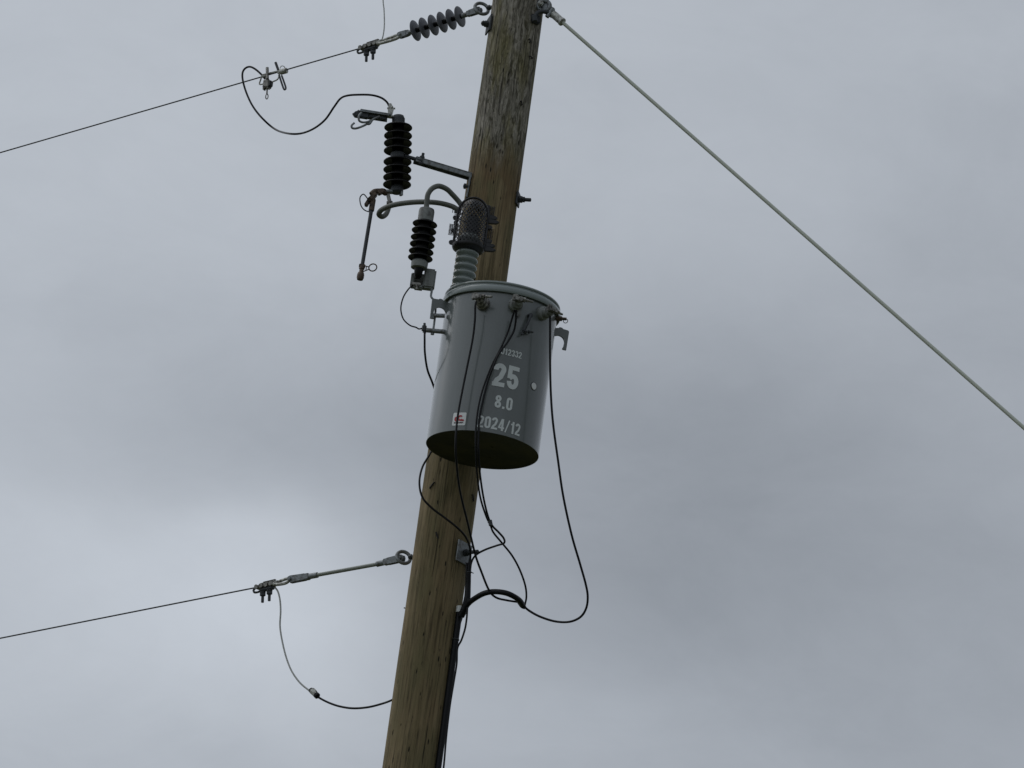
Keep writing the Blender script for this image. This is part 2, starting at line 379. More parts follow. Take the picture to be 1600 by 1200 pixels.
def text_on_tank(s, px, py, h, wd, root, st=.205, name='lettering'):
    ws = {'/': .44, '.': .28, '1': .42}; gap = .075
    tot = sum(ws.get(c, .53) for c in s)+gap*(len(s)-1); k = wd/(tot*h); x = -wd/2; bm = bmesh.new(); lay = 0
    for c in s:
        w_ = ws.get(c, .53)*h*k
        for pts, closed, t in glyph(c, w_, h, st*h*min(1, k)):
            n = len(pts); L_, R_ = [], []; lay = (lay+1) % 3
            for i in range(n):
                a = Vector(pts[i-1] if (closed or i) else pts[i]); b = Vector(pts[(i+1) % n] if (closed or i < n-1) else pts[i]); d = (b-a).normalized(); nn = Vector((-d.y, d.x)); p = Vector(pts[i])
                L_.append(bm.verts.new((x+p.x+nn.x*t/2, p.y-h/2+nn.y*t/2, lay*.00015))); R_.append(bm.verts.new((x+p.x-nn.x*t/2, p.y-h/2-nn.y*t/2, lay*.00015)))
            for i in range(n if closed else n-1):
                q = (i+1) % n; bm.faces.new((L_[i], L_[q], R_[q], R_[i]))
        x += w_+gap*h*k
    slice_x(bm)
    az, z = thit(px, py); wrapmesh(bm, az, z, TR+.0011)
    for f in bm.faces: f.normal_update()
    mb = MB(); mb.bm.free(); mb.bm = bm; return mb.build(name, M['lettering'], root)

def build_transformer():
    root = thing('transformer', (TX, TY, TZ0), 'grey cylindrical pole-mounted transformer tank marked 25 and 2024/12', 'transformer')
    H = TH; I = Matrix.Translation((TX, TY, TZ0))
    b = MB(); b.lathe([(TR-.0012, .004), (TR-.0012, .0006), (TR, .0008), (TR, H), (TR-.01, H+.002), (0, H+.002)], I, 160)
    b.bm.faces.remove([f for f in b.bm.faces if len(f.verts) > 10][0]) if any(len(f.verts) > 10 for f in b.bm.faces) else None
    body = b.build('tank', M['paint'], root, sharp=50)
    c = MB(); c.lathe([(0, .003), (TR-.014, .003), (TR-.008, .0), (TR-.0016, .0), (TR-.0016, .006), (0, .006)], I, 96)
    for a_, rr in ((40, .05), (160, .09), (280, .03)):
        c.cyl(TC(a_, rr, .001), TC(a_, rr, .004), .006)
    c.build('base_plate', M['base'], root)
    # lid
    l = MB(); z = H
    prof = [(TR+.001, z-.004), (TR+.006, z-.010), (TR+.0105, z-.010), (TR+.0128, z-.004), (TR+.0128, z+.004), (TR+.0112, z+.011), (TR+.007, z+.016), (TR+.0038, z+.017), (TR+.0036, z+.0205), (TR+.0068, z+.022), (TR+.0082, z+.0255), (TR+.0068, z+.0295), (TR+.002, z+.0325),
            (TR-.004, z+.033), (TR-.02, z+.033), (.12, z+.040), (0, z+.046)]
    l.lathe(prof, I, 160)
    l.build('lid', M['paint_lid'], root)
    # high-voltage bushing with rounded sheds
    bx = P(724, 430, TY); B0 = Vector((bx.x-.004, TY+.0, TZ0+H+.028))
    B0.x = P(723.0, 448, TY).x
    m = fr(B0, (0, 0, 1)); pr = [(.050, 0), (.050, .008), (.044, .016)]
    zc = .020
    for i in range(8):
        r = .0425 if i else .046
        for k in range(9):
            a = math.pi*k/8; pr.append((.0305+(r-.0305)*math.sin(a)**.85, zc+.0265*k/8))
        zc += .0275
    pr += [(.030, zc+.002), (.024, zc+.01), (0, zc+.012)]
    h = MB(); h.lathe(pr, m, 40); bush = h.build('high_voltage_bushing', M['porcelain'], root, sharp=70)
    # hanger hooks left and right
    for az in (AZ-90, AZ+90):
        rad = radial(az); up = Vector((0, 0, 1)); n = rad.cross(up)
        mm = Matrix((rad, up, n)).transposed().to_4x4(); mm.translation = TC(az, TR-.002, H-.022)
        out = [(0, .0), (.020, .004), (.024, .009), (.034, .009), (.038, .004), (.058, .004), (.062, 0), (.060, -.074), (.046, -.074), (.0445, -.069), (.049, -.062)]
        for k in range(13):
            a = R(0+180*k/12); out.append((.026+.0245*math.cos(a), -.048+.0245*math.sin(a)))
        out += [(.0015, -.082), (-.0005, -.086)]
        hk = MB(); hk.prism(out, .007, mm, .0008); hk.build('hanger_hook', M['paint'], root)
    # low-voltage bushings
    for i, (px, py) in enumerate(((755, 475), (805, 477), (846, 490))):
        az, z = thit(px, py); rad = radial(az); o = TC(az, TR-.004, z); m = fr(o, rad)
        q = MB(); q.lathe([(.0255, 0), (.0265, .012), (.025, .018), (.019, .022), (.0185, .027), (.0215, .030), (.0205, .037), (.0155, .041), (.015, .050), (.010, .054), (0, .055)], m, 28)
        bs = q.build('low_voltage_bushing', M['tin'] if i == 0 else M['box'], root)
        sd_ = side(az); tip = o + rad*.060
        k = MB(); k.cyl(o+rad*.050, o+rad*.078, .0065)
        m2 = fx(tip-sd_*.016+Vector((0, 0, .006)), tip+sd_*.02+Vector((0, 0, .006)), rad)
        k.box(m2, -.004, .026, -.010, .008, -.010, .010, .002)
        k.box(m2, -.010, -.001, -.012, .012, -.007, .007, .002)
        k.box(m2, -.004, .010, .008, .015, -.006, .004, .002)
        e = tip+sd_*.012+Vector((0, 0, .006))
        k.hex(e, sd_, .0095, .010); k.cyl(e, e+sd_*.038, .0042, seg=10); k.hex(e+sd_*.014, sd_, .0065, .006)
        k.build('terminal_clamp', M['tin'], bs)
    # hangers that hold the tank on the pole
    tp_ = Vector((-TX, -TY, 0)); dist_ = tp_.length; tp_.normalize()
    for zz in (H-.10, .12):
        o = Vector((TX, TY, TZ0+zz))+tp_*(TR-.004); mm = fx(o, o+tp_, (0, 0, 1)); k = MB()
        ln_ = dist_-TR-pole_r(TZ0+zz)+.006
        for yy in (-.035, .035): k.box(mm, 0, ln_, yy-.004, yy+.004, -.045, .045, .001)
        k.box(mm, ln_-.008, ln_, -.05, .05, -.055, .055, .001); k.build('mounting_hanger', M['paint'], root)
    # relief valve on the right flank
    az = AZ+62; o = TC(az, TR-.003, H-.020); rad = radial(az)
    k = MB(); k.cyl(o, o+rad*.016, .008); k.hex(o+rad*.014, rad, .0095, .012); k.cyl(o+rad*.024, o+rad*.042, .0055); k.torus(fr(o+rad*.040+Vector((0, 0, -.008)), side(az)), .008, .0014, 16, 6)
    k.build('relief_valve', M['bronze'], root)
    # bonding strap below the middle bushing
    a1 = hit(811, 490, TX, TY, TR+.012); a2 = hit(813, 500, TX, TY, TR+.004)
    k = MB(); nrm = radial(thit(811, 495)[0]); sdv = side(thit(811, 495)[0])
    k.prism([(-.006, .03), (.005, .03), (.006, .0), (.0085, -.008), (.003, -.014), (-.006, -.012), (-.007, 0)], .004, Matrix((sdv, Vector((0, 0, 1)), nrm)).transposed().to_4x4() if False else fx(a1, a1+sdv, nrm), .0006)
    k.build('bonding_strap', M['box'], root)
    az, z = thit(821, 508)
    k = MB(); n2 = radial(az)
    p1 = hit(829, 493, TX, TY, TR+.012); p2 = hit(818, 517, TX, TY, TR+.016)
    k.tube([p1-n2*.010, p1, p1*.5+p2*.5+n2*.004, p2], .0058, 10); k.cyl(p1-n2*.010, p1+n2*.004, .0085)
    p3 = hit(816, 518, TX, TY, TR+.018); p4 = hit(833, 519, TX, TY, TR+.018)
    k.cyl(p3, p4, .0034, seg=8); k.hex(p3+(p4-p3)*.15, p4-p3, .008, .009); k.hex(p3+(p4-p3)*.55, p4-p3, .0065, .006); k.hex(p3+Vector((0, 0, -.005)), (0.3, 0, -1), .006, .008)
    k.build('ground_lug', M['galv_dark'], root)
    # two grounding studs on the left flank, joined by a strap
    for (x0, y0, x1, y1, r) in ((674, 493, 695, 493.5, .0080), (661.5, 515.5, 695, 518.5, .0085)):
        k = MB(); yy = TY-.06; p, q = P(x0, y0, yy), P(x1, y1, yy); k.cyl(p, q, r, bev=.001); d = (q-p).normalized(); k.hex(p-d*.002, d, r*1.25, .008)
        k.build('grounding_stud', M['paint_lid'] if False else M['galv'], root)
    # white round cap
    az, z = thit(833.7, 603.5); rd = radial(az); o = TC(az, TR-.001, z)
    k = MB(); k.lathe([(.0155, 0), (.0155, .0018), (.0148, .0024), (0, .0024)], fr(o, rd), 32); rg = k.build('cap_ring', M['galv_dark'], root)
    k = MB(); k.lathe([(.0128, .0), (.0128, .0034), (.0124, .0038), (0, .0038)], fr(o, rd), 32); k.build('round_cap', M['white'], root)
    # lettering
    text_on_tank('J12332', 799.5, 551.8, .0245, .078, root, .19)
    text_on_tank('25', 791.2, 588.0, .088, .097, root)
    text_on_tank('8.0', 787.2, 629.3, .048, .066, root, .20)
    text_on_tank('2024/12', 781.5, 663.5, .045, .163, root, .195)
    # decal
    az, z = thit(717.6, 654.8); bm = bmesh.new(); W2, H2, rc = .0262, .0245, .004; pts = []
    for cx, cy, a0 in ((W2-rc, -H2+rc, -90), (W2-rc, H2-rc, 0), (-W2+rc, H2-rc, 90), (-W2+rc, -H2+rc, 180)):
        for k in range(5): a = R(a0+22.5*k); pts.append((cx+rc*math.cos(a), cy+rc*math.sin(a)))
    bm.faces.new([bm.verts.new((x, y, 0)) for x, y in pts]); slice_x(bm); wrapmesh(bm, az, z, TR+.0012)
    mb = MB(); mb.bm.free(); mb.bm = bm; dec = mb.build('decal', M['sticker'], root)
    def flat(polys, m, name):
        bm = bmesh.new()
        for poly in polys: bm.faces.new([bm.verts.new((x, y, 0)) for x, y in poly])
        slice_x(bm, .003); wrapmesh(bm, az, z, TR+.0024); mb = MB(); mb.bm.free(); mb.bm = bm; return mb.build(name, m, dec)
    def arcring(cx, cy, ro, ri, a0, a1, n=14):
        qs = []
        for k in range(n):
            a, b2 = R(a0+(a1-a0)*k/n), R(a0+(a1-a0)*(k+1)/n)
            qs.append([(cx+ro*math.cos(a), cy+ro*math.sin(a)), (cx+ro*math.cos(b2), cy+ro*math.sin(b2)), (cx+ri*math.cos(b2), cy+ri*math.sin(b2)), (cx+ri*math.cos(a), cy+ri*math.sin(a))])
        return qs
    polys = arcring(-.0090, .000, .0098, .0036, 35, 335) + arcring(.0040, .0035, .0108, .0048, 40, 285) + [[(.0035, -.0065), (.0185, -.0088), (.0195, -.0030), (.0075, .0002)]]
    flat(polys, M['red'], 'emblem')
    bars = []; xx = -.019
    for wv in (.0035, .0015, .004, .002, .0035, .0015, .003, .0045, .003, .0015):
        bars.append([(xx, -.0165), (xx+wv, -.0165), (xx+wv, -.0118), (xx, -.0118)]); xx += wv+.0009
    flat(bars, M['ink'], 'decal_text')
    return B0, zc
B0, BZ = build_transformer()

# ---------------------------------------------------------------- wildlife guard over the bushing
def build_guard():
    c = Vector((B0.x, B0.y, 0)); zb = P(727, 389, TY).z; ztop = P(731, 311, TY).z; Hh = ztop-zb
    root = thing('wildlife_guard', (c.x, c.y, zb), 'black perforated plastic cover clipped over the top of the grey ribbed bushing', 'bushing guard')
    RR = .0555; nu, nv = 23, 13
    def surf(uu, vv):                            # vv 0..1 bottom to crown
        a = 2*math.pi*uu; s = vv*1.0
        hc = .62
        if s < hc: r = RR*(1.0+.03*(1-s/hc)); z = Hh*.66*s/hc
        else: t = (s-hc)/(1-hc)*R(84); r = RR*math.cos(t); z = Hh*.66+Hh*.34*math.sin(t)
        return Vector((c.x+r*math.cos(a), c.y+r*math.sin(a), zb+z))
    bm = bmesh.new(); vs = {}
    def V_(i, j):
        i %= 2*nu
        if (i, j) not in vs: vs[(i, j)] = bm.verts.new(surf(i/(2*nu), j/(2*nv)))
        return vs[(i, j)]
    for j in range(1, 2*nv):
        for i in range(2*nu):
            a_ = math.degrees(2*math.pi*i/(2*nu))
            if (i+j) % 2 == 0 and (165 < a_ or a_ < 110): bm.faces.new((V_(i-1, j), V_(i, j-1), V_(i+1, j), V_(i, j+1)))
    bmesh.ops.wireframe(bm, faces=bm.faces[:], thickness=.0062, offset=.5, use_replace=True, use_boundary=True, use_even_offset=False)
    mb = MB(); mb.bm.free(); mb.bm = bm; mb.build('mesh_shell', M['plastic'], root, sharp=30)
    k = MB(); k.lathe([(RR*.78, -.012), (RR*1.02, -.004), (RR*1.09, .004), (RR*1.09, .012), (RR*1.0, .013), (RR*.98, .004), (RR*.78, -.010)], fr((c.x, c.y, zb), (0, 0, 1)), 40)
    k.build('base_ring', M['plastic'], root)
    # raised seam flange arching over the front half
    arch = [Vector((c.x-RR*1.02, c.y-.012, zb+.004)), Vector((c.x-RR*1.02, c.y-.012, zb+Hh*.35)), Vector((c.x-RR*1.01, c.y-.012, zb+Hh*.64))]
    for t in range(20, 180, 20): arch.append(Vector((c.x-RR*1.02*math.cos(R(t)), c.y-.012, zb+Hh*.66+Hh*.36*math.sin(R(t)))))
    arch += [Vector((c.x+RR*1.01, c.y-.012, zb+Hh*.64)), Vector((c.x+RR*1.02, c.y-.012, zb+Hh*.35)), Vector((c.x+RR*1.02, c.y-.012, zb+.004))]
    k = MB(); k.tube(arch, .0042, 8, 4); k.build('seam_flange', M['plastic'], root)
    # combs of stiff fingers and clip tabs on both sides, comb over the crown
    for sgn, zs, ln in ((-1, (.10, .34, .50, .60, .74), (.020, .018, .012, .018, .014)), (1, (.06, .14, .22, .50, .62, .70), (.048, .044, .030, .024, .046, .038))):
        for z_, l_ in zip(zs, ln):
            k = MB(); zz = zb+Hh*z_; x0 = c.x+sgn*RR*.98; x1 = x0+sgn*l_
            m = fx((x0, c.y+.004, zz), (x0, c.y+.004, zz+.1), (0, -1, 0))     # local x up, y = -+X
            yy = -1
            k.prism([(-.009, 0), (.010, 0), (.006, yy*sgn*l_*.8), (.0, yy*sgn*l_), (-.007, yy*sgn*l_*.75)], .014, m, .001)
            k.build('clip_tab', M['plastic'], root)
    k = MB(); base = []
    for i in range(15):
        t = R(38+ i*8.2); px_ = c.x-RR*1.0*math.cos(t); pz = zb+Hh*.66+Hh*.34*math.sin(t)
        d = Vector((-math.cos(t)*.35, .1, 1)).normalized(); p0 = Vector((px_, c.y+.010, pz-.002)); k.cyl(p0, p0+d*.017, .0013, seg=6); base.append(p0)
    k.tube(base, .0025, 6, 2); k.build('crown_comb', M['plastic'], root)
    for sgn, z0_, n_ , l_ in ((-1, .28, 8, .026), (1, .26, 9, .030), (1, .74, 8, .026), (-1, .70, 5, .016)):
        k = MB(); x_b = c.x+sgn*RR*(.98 if z0_ < .7 else .93)
        k.cyl((x_b, c.y+.014, zb+Hh*z0_-.003), (x_b, c.y+.014, zb+Hh*z0_+n_*.0052), .008, seg=8)
        for i in range(n_):
            for dy in (0, .012):
                p0 = Vector((x_b, c.y+.008+dy, zb+Hh*z0_+i*.0052)); k.cyl(p0, p0+Vector((sgn*l_, .004, .002)), .0014, seg=6)
        for j in range(3):
            x_ = c.x+sgn*(RR+.006+j*.007); k.cyl((x_, c.y+.008, zb+Hh*z0_), (x_, c.y+.008, zb+Hh*z0_+(n_-1)*.0052), .0013, seg=6)
        k.build('side_comb', M['plastic'], root)
    # rear half: upright ribs tied by hoops
    k = MB()
    for a_ in (90, 116, 138, 160):
        k.tube([surf(a_/360, t/10) for t in range(0, 10)], .0026, 6, 2)
    for t in (.02, .3, .6): k.tube([surf(a_/360, t) for a_ in range(70, 170, 12)], .0028, 6, 2)
    k.build('rear_frame', M['plastic'], root)
    k = MB(); k.cyl((c.x+.004, c.y, zb-.01), (c.x+.004, c.y, zb+Hh*.62), .012); k.box(fx((c.x+.004, c.y, zb+Hh*.35), (c.x+.004, c.y, zb+Hh*.8)), 0, .06, -.02, .02, -.018, .014, .003)
    k.build('bushing_terminal', M['galv_dark'], root)
build_guard()

# ---------------------------------------------------------------- shed stacks
def sheds(mb, prof_pts, m, seg=40): mb.lathe(prof_pts, m, seg)
def shed_stack(mb, m, zs, R_, core, th=.007, droop=.006):
    for z in zs:
        h = th; pr = [(core*.9, z+h*1.5), (R_*.6, z+h*1.25), (R_-h*1.2, z+h*.75), (R_-h*.3, z+h*.3), (R_, z-h*.05), (R_, z-h*.35), (R_-h*.25, z-h*.55), (R_-h*.7, z-h*.3), (R_*.6, z+h*.35), (core*.9, z+h*.6)]; mb.lathe(pr, m, 48)

def build_cutout():
    Yc = -.12
    top, bot = P(622.3, 199, Yc), P(620.4, 288, Yc); ax = (top-bot).normalized(); Ln = (top-bot).length
    root = thing('fuse_cutout', bot, 'black ribbed fuse cutout with its fuse tube swung open, left of the pole', 'fuse cutout')
    m = fr(bot, ax); sp = Ln*(288-276.8)/89
    zs = [Ln*(288-y)/89 for y in (288, 276.8, 264.8, 252.5, 235.4, 223.5, 211.8, 199)]
    k = MB(); k.cyl(bot-ax*.03, top+ax*.018, .021, seg=24)
    shed_stack(k, m, zs, .0528, .021, .0080)
    ins = k.build('insulator', M['rubber'], root, sharp=50)
    k = MB(); k.lathe([(.024, Ln+.012), (.0245, Ln+.036), (.0235, Ln+.0362), (.020, Ln+.046), (0, Ln+.046)], m, 28); k.build('top_cap', M['galv_dark'], root)
    k = MB(); k.lathe([(.019, -.036), (.024, -.030), (.0235, -.012), (.021, -.006)], m, 28); k.build('bottom_cap', M['galv_dark'], root)
    # middle band clamp that carries the bracket arm
    zm = Ln*(288-244)/89
    k = MB(); k.lathe([(.022, zm-.012), (.027, zm-.012), (.027, zm+.010), (.022, zm+.010)], m, 28)
    a0, a1 = P(640, 246, Yc), P(660, 252, Yc+.01); k.cyl(a0-(a1-a0)*.4, a1, .0075); k.build('band_clamp', M['galv_dark'], root)  # band clamp: shade between the sheds is put into its dark colour
    # top contact: hood channel, hooks, wire terminal
    h0, h1 = P(607, 181, Yc-.01), P(562, 174, Yc-.03); mm = fx(h1, h0); lw = (h0-h1).length
    k = MB(); k.box(mm, 0, lw+.008, -.001, .004, -.022, .018, .001); k.box(mm, 0, lw+.0, -.006, -.001, .015, .018, .0008); k.box(mm, .004, lw, -.018, -.001, -.022, -.019, .0008)
    k.build('contact_hood', M['galv'], root)
    k = MB(); c0 = h1+Vector((-.004, 0, -.006)); k.box(mm, -.020, .035, -.026, -.004, -.010, .010, .003); k.box(mm, .030, lw-.01, -.020, -.006, -.006, .007, .002)
    k.cyl(P(552, 180, Yc-.03), P(562, 174, Yc-.03), .0075); k.cyl(P(600, 181, Yc), P(601, 189, Yc), .005)
    k.build('spring_contact', M['galv_dark'], root)
    k = MB(); k.tube([P(565, 176, Yc-.055), P(561, 181, Yc-.058), P(561, 188, Yc-.058), P(566, 191, Yc-.055), P(574, 190.5, Yc-.05), P(580, 188, Yc-.045)], .0042, 10)
    k.tube([P(553.5, 192, Yc-.05), P(549.5, 196, Yc-.052), P(550.5, 200, Yc-.052), P(557, 200.5, Yc-.052), P(568, 196.5, Yc-.05), P(577, 191.5, Yc-.045), P(584, 186, Yc-.04), P(593, 182, Yc-.03)], .0042, 10)
    k.tube([P(572, 193, Yc-.047), P(577, 193.5, Yc-.047), P(581, 188, Yc-.045)], .005, 8)
    k.build('load_break_hook', M['galv'], root)
    k = MB(); b0 = P(608.5, 180, Yc-.005); b1 = P(610.5, 162, Yc-.005); mm = fx(b0, b1); lw = (b1-b0).length
    k.prism([(0, .006), (0, -.010), (lw*.5, -.014), (lw*.85, -.006), (lw, -.003), (lw, .006), (lw*.6, .009)], .009, mm, .001)
    k.cyl(P(605, 169, Yc-.004), P(617.5, 169.5, Yc-.004), .0038); k.hex(P(611, 168.5, Yc-.004), P(617, 169.5, Yc)-P(611, 168.5, Yc), .009, .007); k.cyl(P(609.5, 180, Yc), P(613, 184, Yc), .006)
    k.box(fx(P(607, 182, Yc), P(625, 184.5, Yc)), 0, .050, -.003, .003, -.012, .012, .001)
    k.build('wire_terminal', M['galv_light'], root)
    # lower hinge
    k = MB(); mm = fx(P(600, 300, Yc), P(628, 300, Yc)); k.box(mm, 0, .062, -.004, .005, -.014, .014, .0015); k.cyl(P(626, 298, Yc), P(626, 306, Yc), .005); k.cyl(P(628, 299, Yc-.014), P(628, 305, Yc-.014), .0045)
    k.build('hinge_bracket', M['galv'], root)
    k = MB()
    k.tube([P(604, 303, Yc), P(597, 298, Yc-.01), P(588, 298, Yc-.015), P(580, 304, Yc-.02)], .0095, 10, rf=lambda t: 1+.25*math.sin(t*9))
    mm = fx(P(575, 315, Yc-.025), P(590, 300, Yc-.02)); k.box(mm, 0, .045, -.009, .008, -.012, .012, .003)
    k.box(fx(P(590, 303, Yc-.015), P(602, 297, Yc-.01)), 0, .028, -.008, .010, -.009, .012, .003)
    k.cyl(P(584, 296, Yc-.02), P(584.5, 306, Yc-.02), .004); k.cyl(P(577, 311, Yc-.04), P(584, 311, Yc+.01), .007)
    k.box(fx(P(571.5, 322, Yc-.02), P(580, 309, Yc-.02)), 0, .036, -.006, .008, -.012, .012, .003)
    k.build('hinge_casting', M['bronze'], root)
    k = MB(); k.tube([P(575, 311, Yc-.02), P(568, 303.5, Yc-.03), P(562.5, 309, Yc-.03), P(564, 321, Yc-.03), P(570, 328.5, Yc-.03), P(579, 331.5, Yc-.02)], .0023, 8); k.build('pull_loop', M['galv_dark'], root)
    # fuse tube hanging open
    f0, f1 = P(583, 312, Yc-.02), P(565, 421, Yc-.03)
    k = MB(); k.cyl(f0+(f1-f0)*.14, f1, .0072, seg=16); ft = k.build('fuse_tube', M['galv_dark'], root)
    k = MB(); k.cyl(f0, f0+(f1-f0)*.16, .0105, seg=14); k.box(fx(f0, f0+(f1-f0)*.1), 0, .03, -.010, .004, -.010, .010, .002); k.build('tube_ferrule', M['bronze'], ft)
    k = MB(); d = (f1-f0).normalized(); mm = fr(f1, d)
    k.lathe([(.0085, -.016), (.0105, -.012), (.0105, -.002), (.008, .0), (.008, .010), (.0115, .014), (.0135, .022), (.0135, .034), (.011, .042), (0, .044)], mm, 20); k.box(fx(f1, f1+d, (0, -1, 0)), -.02, -.008, -.012, .012, -.008, .008, .002)
    k.build('tube_cap', M['bronze'], ft)
    rc = P(582.5, 418, Yc-.03); k = MB(); k.torus(fr(rc, (-.25, -1, .1)), .0150, .0024, 26, 8)
    k.tube([P(568, 415, Yc-.03), P(576.5, 417, Yc-.03)], .002, 6); k.tube([P(566, 425, Yc-.03), P(577, 420.5, Yc-.03)], .002, 6); k.tube([P(573, 415.5, Yc-.03), P(571.5, 423, Yc-.03)], .0017, 6)
    k.build('pull_ring', M['bronze'], ft)
    # lead terminal under the hinge
    k = MB(); k.box(fx(P(606, 303, Yc+.0), P(610, 320, Yc-.0)), 0, .04, -.007, .007, -.004, .004, .001); k.cyl(P(604, 317, Yc-.01), P(613.5, 317, Yc-.01), .0065); k.hex(P(609.5, 316.5, Yc-.01), (1, 0, -.2), .0085, .008)
    k.build('lead_terminal', M['tin'], root)
build_cutout()

# ---------------------------------------------------------------- cutout bracket on the pole
def build_bracket():
    a, b, c = P(648, 250, -.105), P(735, 276, -.045), P(728.5, 312, -.045)
    root = thing('mounting_bracket', c, 'bent galvanised steel arm holding the fuse cutout out from the pole', 'bracket')
    k = MB(); mm = fx(a, b); l = (b-a).length
    k.box(mm, 0, l, .006, .011, -.018, .018, .0015); k.box(mm, 0, l, -.010, .006, .013, .018, .001); k.box(mm, 0, l, -.010, .006, -.018, -.014, .001)
    k.build('arm', M['rod'] if False else M['galv'], root)
    k = MB(); mm = fx(b+Vector((0, 0, .004)), c); l = (c-b).length
    k.box(mm, -.004, l, -.004, .003, -.018, .018, .0015); k.build('mounting_leg', M['galv'], root)
    k = MB(); p = P(659, 250, -.11); k.cyl(p+Vector((0, 0, -.02)), p+Vector((0.002, 0, .028)), .0055); k.hex(p+Vector((0, 0, .006)), (0, 0, 1), .010, .009); k.hex(p+Vector((0, 0, -.018)), (0, 0, 1), .010, .008)
    k.build('clamp_bolt', M['galv_dark'], root)
    k = MB(); p = P(727, 291, -.06); k.cyl(p+Vector((-.008, 0, 0)), p+Vector((.012, 0, 0)), .006); k.hex(p+Vector((-.006, 0, 0)), (1, 0, 0), .011, .009); k.build('lag_bolt', M['galv_dark'], root)
build_bracket()

# ---------------------------------------------------------------- surge arrester
def build_arrester():
    Ya = TY-.05
    ys = (350, 360.6, 371.5, 382, 393, 403)
    top, bot = P(664.0, 350, Ya), P(656.8, 403, Ya); ax = (top-bot).normalized(); Ln = (top-bot).length
    root = thing('surge_arrester', bot, 'small black ribbed surge arrester with grey cap, beside the grey bushing', 'surge arrester')
    m = fr(bot, ax)
    k = MB(); k.cyl(bot-ax*.022, top+ax*.016, .023, seg=24); shed_stack(k, m, [Ln*(403-y)/53 for y in ys], .0455, .023, .0068); k.build('insulator', M['rubber'], root, sharp=50)
    k = MB(); k.lathe([(.0285, Ln+.010), (.0290, Ln+.050), (.027, Ln+.058), (.018, Ln+.062), (0, Ln+.062)], m, 32)
    for i in range(4):
        a = R(-120+i*8); 
    k.build('top_cap', M['box'], root)
    k = MB(); k.lathe([(.020, -.042), (.030, -.040), (.031, -.018), (.026, -.012), (.020, -.012)], m, 32); k.build('collar', M['box'], root)
    k = MB(); k.lathe([(.009, -.080), (.014, -.072), (.017, -.042), (.012, -.040)], m, 20); k.build('disconnector', M['rubber'], root)
    k = MB(); mm = fx(P(642, 434, Ya+.03), P(679, 439, Ya+.03), (0, -1, 0)); k.box(mm, 0, .088, -.030, .030, -.034, -.020, .004); k.box(mm, .046, .090, -.034, .042, -.020, .014, .006); k.box(mm, .0, .014, -.026, .020, -.022, .004, .003); k.box(mm, .014, .050, -.038, -.024, -.024, .006, .004); k.build('support_block', M['box'], root)
    k = MB(); e = P(652, 444, Ya); k.cyl(e, P(651.5, 452, Ya), .0045); k.hex(P(652, 445, Ya), (0, 0, -1), .009, .007); k.box(fx(P(643, 443, Ya), P(656, 444, Ya)), 0, .034, -.006, .004, -.007, .007, .002); k.build('ground_terminal', M['tin'], root)
    k = MB(); k.tube([P(674, 446, Ya+.03), P(674.5, 455, Ya+.02), P(673.5, 463, Ya+.0), P(678, 470, Ya-.0), P(680.5, 481, Ya-.0), P(679, 500, Ya), P(676, 522, Ya)], .0042, 8, rf=lambda t: 1); k.hex(P(676, 519, Ya-.006), (0, 0, -1), .007, .01)
    k.build('support_strap', M['galv'], root)
build_arrester()

# ---------------------------------------------------------------- line hardware
def eye_bolt(px, py, Rr, label, polex, out=None):
    c = PL(px, py); d = -LINE
    root = thing('eye_bolt', c, label, 'eye bolt', 'eye bolts holding the overhead wires')
    k = MB(); k.torus(fr(c, (0.25, -1, .35), (1, 0, 0)), Rr*PX, 2.9*PX, 30, 12); k.build('ring', M['galv'], root)
    k = MB(); s = c + d*(Rr*PX); k.cyl(s-d*.002, s+d*.05, .0075); k.hex(s+d*.004, d, .011, .008); k.build('shank', M['galv_dark'], root)
    return root
eye_bolt(752.5, 13.5, 11.5, 'round steel eye at the pole holding the six-disc insulator', 0)
eye_bolt(630.5, 871, 11.0, 'round steel eye at the pole holding the lower plain grey link rod', 0)

def clevis(mb, p0, p1, r):                     # forked end from p0 (fork) to p1 (socket)
    mm = fx(p0, p1); l = (p1-p0).length
    for z in (-1, 1): mb.prism([(-.010, -r*.75), (-.013, 0), (-.010, r*.75), (0, r*1.0), (l*.55, r*.9), (l*.55, -r*.9), (0, -r*1.0)], .0045, mm @ Matrix.Translation((0, 0, z*r*.62)), .0008)
    mb.box(mm, l*.42, l*.7, -r*.85, r*.85, -r*.8, r*.8, .002)
    mb.cyl(p0+mm.col[2].to_3d()*(-r*1.5), p0+mm.col[2].to_3d()*(r*1.4), .0048); mb.hex(p0+mm.col[2].to_3d()*(r*.95), mm.col[2].to_3d(), .0085, .005)
    mb.cyl(p0+(p1-p0)*.6, p1, r*.82, r*.80)

def build_insulator():
    a, b = PL(626, 55), PL(742, 17.5)
    root = thing('strain_insulator', b, 'dark grey insulator of six thin discs at the top left of the pole', 'insulator')
    ax = (b-a).normalized(); pc = [PL(x, y) for x, y in ((649, 47.8), (662.7, 43.6), (677, 39.2), (690.9, 34.7), (704.7, 30.3), (718.5, 26))]
    k = MB(); k.cyl(PL(644, 49.5), PL(727, 23.5), .0095, seg=18); k.build('core_rod', M['rubber'], root)
    for p in pc:
        k = MB(); k.lathe([(.009, .0045), (.026, .0046), (.0410, .0020), (.0425, 0), (.0410, -.0020), (.026, -.0032), (.009, -.006)], fr(p, ax), 44); k.build('shed', M['polymer'], root, sharp=50)
    k = MB(); clevis(k, PL(748, 16), PL(722, 25), .0125); k.build('clevis_end', M['galv'], root)
    k = MB(); clevis(k, PL(626, 55), PL(646, 49), .0125); k.build('clevis_end', M['galv'], root)
build_insulator()

